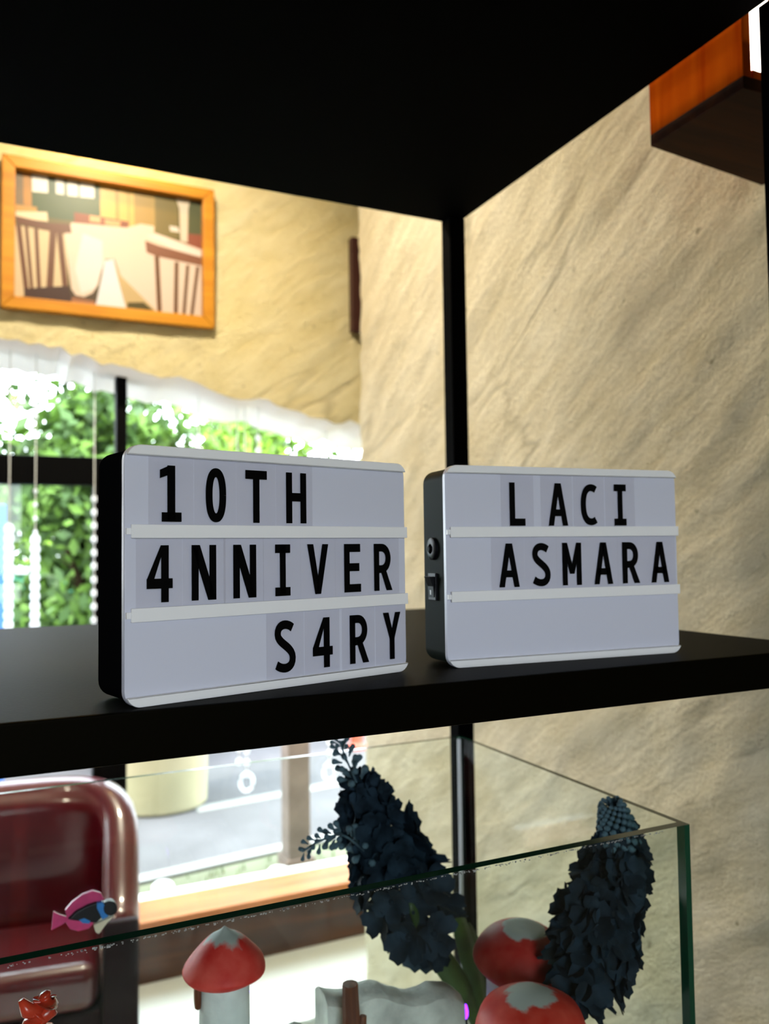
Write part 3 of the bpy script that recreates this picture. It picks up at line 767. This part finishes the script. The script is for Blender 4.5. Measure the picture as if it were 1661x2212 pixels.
def flower(label, axis, rads, nbl, start, stop, leaves, sprigs, base, conical=False):
    t = thing('artificial_flower', base, label, 'flower')
    o0 = Vector(base)
    loc = [p-o0 for p in axis]
    B().tube(loc, [.0022+.0016*i/len(loc) for i in range(len(loc))], 8).obj('stem', MT['stemgreen'], t, smooth=True)
    n = len(loc)
    for i in range(nbl):
        s = start+(stop-start)*(i+.5)/nbl
        k = min(int(s*(n-1)), n-2); fr = s*(n-1)-k
        p = loc[k].lerp(loc[k+1], fr); tan = (loc[max(k-1, 0)]-loc[min(k+1, n-1)]).normalized()
        rr = np.interp(s, [q[0] for q in rads], [q[1] for q in rads])
        a = i*2.399+random.uniform(-.3, .3)
        e1 = tan.cross(Vector((0, 0, 1)) if abs(tan.z) < .95 else Vector((1, 0, 0))).normalized(); e2 = tan.cross(e1)
        out = e1*math.cos(a)+e2*math.sin(a)
        d = (out+tan*random.uniform(.0, .6)).normalized()
        sc = random.uniform(.85, 1.25)*min(1.15, max(.45, rr/.045))
        bl = link('blossom', BLM[i % 2], t); orient(bl, p+out*max(.003, rr*random.uniform(.88, 1.22)-.020*sc), d, sc, random.uniform(0, 6))
    for path, r0, nb, pw in sprigs:
        sp = [p-o0 for p in path]
        so = B().tube(sp, .0014, 6).obj('sprig', MT['bud'], t)
        for i in range(nb):
            s = (i+.5)/nb; k = min(int(s*(len(sp)-1)), len(sp)-2); p = sp[k].lerp(sp[k+1], s*(len(sp)-1)-k)
            tan = (sp[k]-sp[k+1]).normalized(); a = i*2.399
            e1 = tan.cross(Vector((0, 1, .1))).normalized(); e2 = tan.cross(e1); out = e1*math.cos(a)+e2*math.sin(a)
            bd = link('bud', BUD, so); orient(bd, p+out*r0*(.3+.3*s), (out+tan*.7).normalized(), .55+.55*s if pw else 1, 0)
    for path, wd in leaves:
        lp = [p-o0 for p in path]; b = B(); vs = []
        for i, p in enumerate(lp):
            s = i/(len(lp)-1); ww = wd*math.sin(math.pi*min(1, .12+.83*s))**.8
            tan = (lp[min(i+1, len(lp)-1)]-lp[max(i-1, 0)]).normalized(); sd = tan.cross(Vector((.35, -1, .1))).normalized()
            nn = sd.cross(tan)
            vs += [p-sd*ww*.5-nn*ww*.12, p, p+sd*ww*.5-nn*ww*.12]
        b.add(vs, [(3*i+j, 3*i+j+1, 3*i+j+4, 3*i+j+3) for i in range(len(lp)-1) for j in (0, 1)])
        lf = b.obj('leaf', MT['leaf'], t, smooth=True)
        md = lf.modifiers.new('thickness', 'SOLIDIFY'); md.thickness = .0008
    return t
Yf1 = 1.06
ax = curve_pts([(775, 1680), (800, 1760), (850, 1870), (905, 1985), (985, 2110), (1040, 2215)], [Yf1]*6, 30)
base = Vector((ax[-1].x+.02, Yf1, ZB)); ax.append(base)
flower('dark blue-grey artificial hyacinth leaning with bare sprigs and green leaves', ax,
       [(0, .018), (.10, .030), (.22, .042), (.45, .058), (.62, .052), (.70, .03)], 66, .0, .66,
       [(curve_pts([(890, 1945), (950, 2060), (1010, 2150), (1050, 2260)], [1.03, 1.03, 1.04, 1.05], 12), .036),
        (curve_pts([(985, 1960), (1010, 2040), (1040, 2150), (1055, 2260)], [1.05]*4, 12), .036),
        (curve_pts([(1010, 2000), (1040, 2080), (1055, 2180), (1058, 2260)], [1.07]*4, 12), .034)],
       [(curve_pts([(733, 1600), (748, 1640), (770, 1690)], [Yf1-.01]*3, 10), .018, 26, True),
        (curve_pts([(652, 1840), (700, 1812), (745, 1806), (800, 1850)], [Yf1-.03, Yf1-.03, Yf1-.03, Yf1], 12), .014, 34, True)], base)
Yf2 = .845
ax = curve_pts([(1322, 1745), (1335, 1830), (1305, 1950), (1275, 2080), (1245, 2200)], [Yf2]*5, 30)
base = Vector((ax[-1].x-.008, Yf2, ZB)); ax.append(base)
flower('upright near-black blue artificial hyacinth in the tank corner', ax,
       [(0, .008), (.10, .018), (.22, .030), (.40, .042), (.60, .050), (.82, .040), (.9, .028)], 100, .16, .9, [],
       [(curve_pts([(1320, 1738), (1330, 1775), (1340, 1830)], [Yf2]*3, 10), .026, 110, True)], base)

# ------------------------------------------------------------------ slab, twig, coral, fish, lights
p0 = onY(706, 2165, .97); p1 = onY(1002, 2165, .97)
t = thing('weathered_slab', ((p0.x+p1.x)/2, .99, ZB), 'pale weathered slab with wavy top behind the brown twig', 'slab')
b = B(); hw = (p1.x-p0.x)/2; vs = []; fs = []; n = 24
for i in range(n+1):
    x = -hw+2*hw*i/n
    zt = onY(706+296*i/n, 2152+(10*math.sin(i*.52+.3)), .97).z-ZB+.003*fbm(x*40, 0, 3)
    dy = .022+.003*fbm(x*30, 2, 0)
    for y, z in ((-dy, 0), (-dy-.002, zt*.6), (-dy, zt-.008), (-dy*.5, zt), (dy*.5, zt), (dy, zt-.008), (dy, 0)):
        vs.append((x, y, z))
for i in range(n):
    for k in range(6): fs.append((i*7+k, (i+1)*7+k, (i+1)*7+k+1, i*7+k+1))
fs += [tuple(range(7)), tuple(range(n*7+6, n*7-1, -1))]
b.add(vs, fs).obj('body', MT['slab'], t, sm_angle=50)
pk = onY(756, 2125, .935)
t = thing('twig', (pk.x, .935, ZB), 'short reddish brown twig standing in front of the pale slab', 'twig')
hz = pk.z-ZB
B().tube([(.002, 0, 0), (.0, 0, hz*.4), (.001, 0, hz*.8), (.0, 0, hz)], [.012, .0115, .0105, .0095], 9).obj('shoot', MT['stick'], t, sm_angle=30)
B().tube([(.004, 0, hz*.62), (.014, -.002, hz*.74), (.016, -.002, hz*.80)], [.007, .006, .004], 8).obj('side_stub', MT['stick'], t, sm_angle=30)
pk = onY(635, 2206, .93)
b = B().ball((0, 0, 0), .028, 14, sz=1); b.v = [(x*(1+.2*noise.noise(Vector((x*60, y*60, z*60)))), y, (z+.028)*(pk.z-ZB)/.056) for x, y, z in b.v]
o = b.obj('pebble', MT['slab'], smooth=True); o.location = (pk.x, .93, ZB); tag(o, 'small pale pebble between the slim mushroom and the slab', 'pebble')
# red coral figure
Yc = .86
pts = curve_pts([(93, 2144), (100, 2160), (88, 2182), (75, 2200), (85, 2225), (95, 2270), (85, 2360)], [Yc]*7, 36)
t = thing('coral_ornament', (pts[-1].x, Yc, ZB), 'glossy red coral-like ornament with orange lumps', 'ornament')
o0 = Vector((pts[-1].x, Yc, ZB)); lp = [p-o0 for p in pts]; lp.append(Vector((0, 0, 0)))
k = len(lp)
B().tube(lp, [(.003+.006*min(1, i/6)+.0035*math.sin(i*.9)*(i > 3)+.010*max(0, (i-k*.55)/k)) for i in range(k)], 12).obj('branch', MT['coral'], t, smooth=True)
B().tube([lp[14], lp[14]+Vector((-.012, -.006, .006)), lp[14]+Vector((-.017, -.006, .016))], [.008, .007, .003], 10).obj('lump', MT['coral'], t, smooth=True)
B().tube([lp[22], lp[22]+Vector((.014, -.004, .008)), lp[22]+Vector((.016, -.004, .02))], [.009, .007, .003], 10).obj('lump', MT['coral'], t, smooth=True)
# fish on the rear pane
Yq = YT2-G_
def zf(x, y): return (x*.2767, 1600+y*.2767)
pc = onY(*zf(660, 1330), Yq)
fish = thing('fish_ornament', (pc.x, Yq, pc.z), 'pink, black and blue fish ornament stuck on the rear glass', 'fish ornament')
def fp(name, poly, m, d0, d1, bev=.0008):
    q = [onY(*zf(x, y), Yq)-Vector((pc.x, Yq, pc.z)) for x, y in poly]
    B().prism([(v.x, v.z) for v in q], -d0, -d1, XZ).obj(name, m, fish, bevel=bev, seg=2, sm_angle=50)
fp('dorsal_fin', [(505, 1315), (560, 1250), (640, 1190), (720, 1160), (785, 1180), (808, 1225), (760, 1250), (640, 1290), (525, 1375)], MT['pink'], 0, .006)
fp('tail', [(398, 1472), (416, 1325), (465, 1350), (528, 1368), (520, 1400), (495, 1420)], MT['pink'], 0, .005)
fp('belly_fin', [(508, 1405), (528, 1372), (620, 1385), (740, 1400), (690, 1455), (610, 1476), (545, 1460)], MT['pink'], 0, .006)
fp('body', [(525, 1372), (590, 1310), (680, 1262), (752, 1238), (790, 1290), (805, 1345), (745, 1398), (640, 1390)], MT['fishblack'], 0, .012, .002)
fp('blue_band', [(748, 1240), (790, 1235), (812, 1260), (805, 1310), (842, 1345), (790, 1372), (772, 1330), (748, 1285)], MT['blue'], .0005, .0128, .001)
fp('blue_patch', [(608, 1372), (650, 1357), (700, 1380), (690, 1401), (640, 1398)], MT['blue'], .0005, .0128, .0006)
fp('head', [(853+56*math.cos(R(a)), 1283+58*math.sin(R(a))) for a in range(0, 360, 20)], MT['fishblack'], 0, .0135, .002)
fp('mouth', [(722, 1412), (800, 1375), (885, 1340), (825, 1400), (765, 1480), (738, 1465)], MT['cream'], 0, .013, .0008)
# purple string lights
for (px, py, Y, lab) in ((533, 2150, .985, 'tiny purple string light beside the slim mushroom stem'), (1006, 2190, .975, 'tiny purple string light beside the pale slab')):
    p = onY(px, py, Y)
    t = thing('string_light', (p.x, Y, ZB), lab, 'light')
    hb = p.z-ZB
    B().tube([(0, 0, 0), (.001, 0, hb*.5), (0, 0, hb-.012)], .001, 6).obj('wire', MT['darkwood'], t)
    B().tube([(0, 0, hb-.014), (0, 0, hb-.006)], .0022, 8).obj('socket', MT['darkwood'], t)
    B().lathe([(.0018, hb-.006), (.0034, hb-.002), (.0036, hb+.004), (.002, hb+.011), (.0003, hb+.013)], 10).obj('bulb', MT['purple'], t, smooth=True)

# ================================================================== armchair
CXc, CYc, HWc = .05, 2.80, .36
chair = thing('armchair', (CXc, CYc, 0), 'dark red leather tub armchair in front of the window', 'armchair', rz=R(-8))
pth = []
for y in np.linspace(-.22, -.02, 7): pth.append((HWc-.045, y, 0))
for a in np.linspace(0, 180, 31)[1:-1]:
    e = .72
    c, s_ = math.cos(R(a)), math.sin(R(a))
    pth.append(((HWc-.045)*math.copysign(abs(c)**e, c), -.02+.215*abs(s_)**e, 0))
for y in np.linspace(-.02, -.22, 7): pth.append((-HWc+.045, y, 0))
vs = []; fs = []; nP = len(pth); NS = 18
for i, (x, y, _) in enumerate(pth):
    tx, ty = pth[min(i+1, nP-1)][0]-pth[max(i-1, 0)][0], pth[min(i+1, nP-1)][1]-pth[max(i-1, 0)][1]
    l = math.hypot(tx, ty); nx, ny = ty/l, -tx/l            # outward
    s = (y+.22)/.415; s = min(1, max(0, s)); hh = .50+.315*(s*s*(3-2*s))**.75
    h2 = .045
    sec = [(-h2, .16), (-h2-.006, .30), (-h2-.012, .42), (-h2-.010, hh-.10), (-h2-.008, hh-.045)]
    for a in np.linspace(180, 0, 8): sec.append((.052*math.cos(R(a)), hh-.045+.045*math.sin(R(a))))
    sec += [(h2, hh-.10), (h2-.002, .42), (h2-.004, .30), (h2-.006, .12), (-h2+.01, .12)]
    for o_, z in sec: vs.append((x+nx*o_, y+ny*o_, z))
NS = len(sec)
for i in range(nP-1):
    for k in range(NS): fs.append((i*NS+k, (i+1)*NS+k, (i+1)*NS+(k+1) % NS, i*NS+(k+1) % NS))
fs += [tuple(range(NS)), tuple(range((nP-1)*NS+NS-1, (nP-1)*NS-1, -1))]
B().add(vs, fs).obj('backrest', MT['leather'], chair, smooth=True)
def rbox(x0, x1, y0, y1, z0, z1, bev, name, m, par, crown=0):
    b = B().box(x0, x1, y0, y1, z0, z1); o = b.obj(name, m, par, bevel=bev, seg=5, sm_angle=60); return o
rbox(-.255, .255, -.24, .13, .25, .385, .045, 'seat_cushion', MT['leather'], chair)
rbox(-.262, .262, -.225, .12, .12, .25, .008, 'seat_base', MT['darkleather'], chair)
for s_ in (-1, 1):
    rbox(s_*.315-.05, s_*.315+.05, -.245, -.215, .12, .50, .01, 'arm_front', MT['darkleather'], chair)
    for y in (-.2, .14):
        B().tube([(s_*.27, y, 0), (s_*.275, y, .12)], [.014, .02], 10).obj('leg', MT['darkwood'], chair, sm_angle=40)

# ================================================================== pictures on the far wall
YP = YF-.045
a = onY(4, 331, YP); bq = onY(463, 408, YP); cq = onY(461, 709, YP)
x0, x1, zt, zb_ = a.x, bq.x, (a.z+bq.z)/2, cq.z
pic = thing('framed_picture', ((x0+x1)/2, YF-.012, zb_), 'wood framed print of a laid table with chairs on the yellow wall', 'picture')
FWd = .043; wpx = (x1-x0)/2; hp = zt-zb_
def railp(poly, name='frame_rail'):
    B().prism(poly, -.034, .006, XZ).obj(name, MT['frame'], pic, bevel=.004, sm_angle=40)
railp([(-wpx, 0), (wpx, 0), (wpx-FWd, FWd), (-wpx+FWd, FWd)])
railp([(-wpx, hp), (wpx, hp), (wpx-FWd, hp-FWd), (-wpx+FWd, hp-FWd)])
railp([(-wpx, 0), (-wpx+FWd, FWd), (-wpx+FWd, hp-FWd), (-wpx, hp)])
railp([(wpx, 0), (wpx-FWd, FWd), (wpx-FWd, hp-FWd), (wpx, hp)])
PRC = {}
def pm(c):
    if c not in PRC: PRC[c] = mat('print_ink', tuple(q*.5 for q in c), .4, .2)
    return PRC[c]
mats_, prt = [], B()
inx, inz0, inz1 = wpx-FWd-.001, FWd+.001, hp-FWd-.001
lay = [0]
# print polygons are given in the print's own 0..1 frame (u right, v down)
def ink(poly, c):
    m_ = pm(c)
    if m_ not in mats_: mats_.append(m_)
    lay[0] += 1; y = -.002-.00003*lay[0]
    vs = [(-inx+2*inx*min(1, max(0, u)), y, inz1-(inz1-inz0)*min(1, max(0, v))) for u, v in poly]
    prt.add(vs, [tuple(range(len(vs)))], mats_.index(m_))
TLq, TRq, BLq, BRq = (100, 190), (1465, 400), (75, 1135), (1455, 1220)
def uv(x, y):
    u = v = .5
    for _ in range(12):
        px = (1-u)*(1-v)*TLq[0]+u*(1-v)*TRq[0]+(1-u)*v*BLq[0]+u*v*BRq[0]
        py = (1-u)*(1-v)*TLq[1]+u*(1-v)*TRq[1]+(1-u)*v*BLq[1]+u*v*BRq[1]
        u += (x-px)/1370; v += (y-py)/(945-125*u)
    return u, v
def inkz(poly, c): ink([uv(*p) for p in poly], c)
def bar(xa, ya, xb, yb, wd, c):
    inkz([(xa-wd/2, ya), (xa+wd/2, ya), (xb+wd/2, yb), (xb-wd/2, yb)], c)
ink([(0, 0), (1, 0), (1, 1), (0, 1)], (.16, .13, .05))
inkz([(100, 190), (205, 200), (205, 450), (95, 440)], (.22, .16, .09)); inkz([(150, 190), (205, 205), (205, 450), (150, 440)], (.50, .24, .06))
inkz([(205, 205), (690, 280), (690, 570), (205, 520)], (.085, .12, .06))
for q in ((210, 212, 320, 340), (375, 236, 432, 350), (455, 248, 530, 362), (545, 262, 648, 372)):
    inkz([(q[0], q[1]), (q[2], q[1]+12), (q[2], q[3]+8), (q[0], q[3])], (.92, .88, .78))
inkz([(690, 280), (940, 320), (940, 600), (690, 565)], (.70, .44, .12)); bar(815, 300, 815, 580, 26, (.45, .27, .07)); bar(900, 320, 900, 590, 18, (.5, .32, .1))
inkz([(940, 320), (1100, 340), (1100, 610), (940, 595)], (.42, .28, .09)); inkz([(1100, 340), (1275, 370), (1275, 660), (1100, 620)], (.22, .17, .06))
inkz([(1365, 385), (1465, 400), (1462, 640), (1365, 640)], (.10, .11, .05)); inkz([(1345, 625), (1465, 635), (1460, 740), (1345, 700)], (.30, .09, .05))
inkz([(1265, 375), (1375, 390), (1360, 450), (1350, 690), (1295, 680), (1290, 450)], (.72, .62, .48)); inkz([(1210, 570), (1275, 580), (1290, 620), (1215, 610)], (.75, .68, .60))
inkz([(95, 440), (240, 455), (240, 500), (95, 490)], (.55, .30, .08)); inkz([(95, 490), (310, 490), (315, 560), (95, 540)], (.80, .66, .45))
inkz([(500, 485), (900, 545), (890, 600), (500, 570)], (.26, .08, .035))
inkz([(610, 505), (690, 515), (690, 560), (610, 550)], (.72, .38, .18)); inkz([(720, 530), (840, 545), (830, 585), (720, 570)], (.70, .36, .15))
inkz([(75, 590), (440, 650), (450, 1060), (75, 1130)], (.72, .56, .34))
inkz([(470, 1060), (660, 1020), (650, 1195), (440, 1160)], (.10, .07, .04)); inkz([(480, 1110), (640, 1130), (640, 1195), (440, 1165)], (.36, .16, .08))
inkz([(480, 562), (880, 590), (990, 560), (1090, 575), (1090, 620), (1280, 680), (1465, 740), (1460, 1225), (1130, 1215), (1090, 1180), (960, 1060), (830, 940), (785, 820), (720, 825), (690, 900), (665, 1010), (620, 1075), (560, 1105), (500, 1095), (470, 1050), (450, 860), (430, 650)], (.78, .62, .50))
inkz([(560, 640), (700, 690), (700, 880), (640, 1040), (540, 1080), (500, 900)], (.80, .72, .68)); inkz([(1030, 640), (1120, 640), (1465, 755), (1465, 790), (1250, 740)], (.84, .73, .64))
inkz([(715, 835), (780, 822), (815, 980), (870, 1205), (640, 1190), (690, 960)], (.80, .78, .80))
inkz([(785, 840), (830, 940), (960, 1060), (1095, 1185), (870, 1205), (820, 1000)], (.58, .42, .20)); inkz([(880, 1130), (1000, 1125), (1090, 1190), (870, 1212)], (.10, .08, .025))
inkz([(940, 1215), (1465, 1215), (1465, 1240), (900, 1215)], (.45, .25, .08))
BR = (.17, .075, .04); DB = (.075, .04, .03)
inkz([(95, 525), (300, 570), (470, 575), (480, 640), (380, 640), (100, 580)], BR)
for q in ((112, 590, 160, 1110, 34), (165, 595, 195, 1080, 24), (232, 615, 245, 1080, 28), (350, 620, 312, 1130, 48), (395, 640, 435, 1130, 42)): bar(*q, BR)
inkz([(140, 1065), (330, 1040), (460, 1030), (470, 1150), (140, 1130)], DB)
inkz([(1020, 680), (1120, 715), (1465, 795), (1465, 855), (1100, 790), (1030, 765)], (.26, .11, .06))
for q in ((1108, 790, 1122, 1240, 36), (1262, 830, 1248, 1250, 32), (1350, 850, 1312, 1250, 26), (1430, 860, 1374, 1250, 26)): bar(*q, (.16, .075, .03))
prt.obj('print', mats_, pic)
B().box(-inx-.01, inx+.01, -.0015, .006, inz0-.01, inz1+.01).obj('backing_board', MT['apron'], pic)
# second, dark framed picture mostly hidden by the pillar
a = onY(760, 510, YP); c_ = onY(760, 715, YP)
t = thing('framed_picture', (a.x+.16, YF-.012, c_.z), 'dark brown framed picture half hidden behind the plaster pillar', 'picture')
hh = a.z-c_.z
B().box(-.16, .16, -.03, .006, 0, .06).obj('frame_rail', MT['framedark'], t, bevel=.003); B().box(-.16, .16, -.03, .006, hh-.06, hh).obj('frame_rail', MT['framedark'], t, bevel=.003)
B().box(-.16, -.10, -.03, .006, .06, hh-.06).obj('frame_rail', MT['framedark'], t, bevel=.003); B().box(.10, .16, -.03, .006, .06, hh-.06).obj('frame_rail', MT['framedark'], t, bevel=.003)
B().box(-.10, .10, -.008, .006, .06, hh-.06).obj('print', MT['darkwood'], t)
# picture lamp over the big frame (its warm light washes the frame)
lt = thing('picture_lamp', ((x0+x1)/2-.02, YF-.02, zt+.10), 'slim brass picture lamp above the wood framed print', 'lamp')
B().box(-.04, .04, -.012, .01, 0, .05).obj('wall_plate', MT['brass'], lt, bevel=.003)
B().tube([(0, -.01, .03), (0, -.08, .06), (0, -.12, .05)], .006, 8).obj('arm', MT['brass'], lt, smooth=True)
B().prism([(math.cos(R(q))*.024-.12, math.sin(R(q))*.024+.045) for q in range(0, 181, 15)]+[(-.12+math.cos(R(q))*.021, .045+math.sin(R(q))*.021) for q in range(180, -1, -15)], -.16, .16, lambda a_, b_, d: (d, a_, b_)).obj('shade', MT['brass'], lt, sm_angle=40)
B().tube([(-.15, -.12, .045), (.15, -.12, .045)], .008, 10).obj('tube', MT['pictube'], lt, smooth=True)

# ================================================================== wooden wall lamp on the right wall
XBm = .92
pf = onX(1405, 312, XBm); pn = onX(1607, 195, XBm)
Yn, Yfa, Zbm = pn.y, pf.y, (pf.z+pn.z)/2
lamp = thing('wall_lamp', (XW, (Yn+Yfa)/2, Zbm), 'orange wooden box wall lamp with a white glowing slot', 'wall lamp')
dx = XBm-XW; hy = (Yfa-Yn)/2; HL = .55
B().prism([(dx, -hy), (.0, -hy-.012), (.0, hy+.03), (dx, hy)], 0, .018, lambda a_, b_, d: (a_, b_, d)).obj('bottom_board', MT['shadedbottom'], lamp, bevel=.001)
B().box(dx, dx+.016, -hy, hy, .018, HL).obj('side_board', MT['orange'], lamp, bevel=.001)
B().box(dx+.018, -.0, hy-.016, hy, .018, HL).obj('back_board', MT['orange'], lamp)
B().box(dx+.018, .0, -hy, -hy+.016, .018, .030).box(dx+.055, .0, -hy, -hy+.016, .030, HL).obj('front_board', MT['orange'], lamp)
B().box(dx+.018, dx+.055, -hy+.002, -hy+.014, .030, HL).obj('diffuser', MT['lampwhite'], lamp)
B().box(dx, .0, -hy, hy, HL, HL+.018).obj('top_board', MT['orange'], lamp)

# ================================================================== crystal strings in the window
BEADS = [B().ball((0, 0, 0), r, 8, sz=1.25).mesh('bead', MT['crystal'], smooth=True) for r in (.0075, .012, .017)]
def string(px, y_top, y_bot, spec, label, drop=None, Y=3.24):
    a_ = onY(px, y_bot, Y); zt_ = headz(a_.x)-.002
    t = thing('crystal_string', (a_.x, Y, a_.z), label, 'crystal string', 'crystal strings in the window')
    B().tube([(0, 0, 0), (0, 0, zt_-a_.z)], .0022, 6).obj('thread', MT['thread'], t)
    for (ya, yb_, step, k) in spec:
        z0_, z1_ = onY(px, yb_, Y).z-a_.z, onY(px, ya, Y).z-a_.z
        z = z0_
        while z < z1_:
            o = link('bead', BEADS[k], t); o.location = (0, 0, z); z += step
    if drop:
        b = B(); n_ = 20
        pts = [(.026*math.sin(2*math.pi*i/n_), 0, -.032+.034*math.cos(2*math.pi*i/n_)) for i in range(n_+1)]
        b.tube(pts, .008, 8); b.obj('ring_drop', MT['crystal'], t, smooth=True)
    return t
string(18, 700, 1350, [(1135, 1350, .034, 2)], 'thick white beaded string beside the blue board')
string(75, 700, 1350, [(870, 900, .03, 0), (1060, 1150, .05, 0), (1150, 1350, .034, 2)], 'white beaded string joined to its neighbour by a short bar')
string(203, 700, 1350, [(1060, 1340, .05, 1)], 'sparse crystal string beside the black housing of the left light box')
string(533, 700, 1672, [(1560, 1672, .045, 1)], 'crystal string ending in a ring, in front of the street', True)
string(516, 700, 1645, [(1560, 1645, .05, 1)], 'shorter crystal string next to the ring-ended one')
string(712, 700, 1650, [(1560, 1650, .045, 1)], 'crystal string ending in a ring behind the flower sprig', True)
string(430, 700, 1330, [(930, 1000, .05, 1)], 'crystal string above the middle of the left light box')
string(560, 700, 1330, [(930, 1000, .05, 1)], 'crystal string above the letter T of the left light box')
pa, pb = onY(18, 1232, 3.24), onY(75, 1232, 3.24)
o = B().tube([(pa.x+.019, 3.24, pa.z), (pb.x-.019, 3.24, pb.z)], .014, 10).obj('spacer_bar', MT['crystal'], smooth=True)
tag(o, 'white bar bridging two thick beaded strings', 'bar')

# ================================================================== ceiling lamps of the room (above and beside the view)
for (x, y, e, lab) in ((.35, 2.25, 66, 'round warm ceiling lamp between the shelving unit and the window wall'), (-1.3, 1.2, 20, 'round warm ceiling lamp left of the shelving unit')):
    t = thing('ceiling_lamp', (x, y, ZC), lab, 'lamp', 'warm round ceiling lamps')
    B().lathe([(.11, 0), (.12, -.01), (.12, -.05), (.105, -.055), (.10, -.045), (.10, -.01)], 28).obj('housing', MT['brass'], t, sm_angle=40)
    B().lathe([(.099, -.03), (.095, -.042), (.05, -.05), (.001, -.052)], 28).obj('diffuser', MT['picglow'], t, smooth=True)
    l = bpy.data.lights.new('lamp_light', 'AREA'); l.shape = 'DISK'; l.size = .19; l.energy = e; l.color = (1, .89, .70)
    o = bpy.data.objects.new('lamp_light', l); COL.objects.link(o); o.parent = t; o.location = (0, 0, -.06)
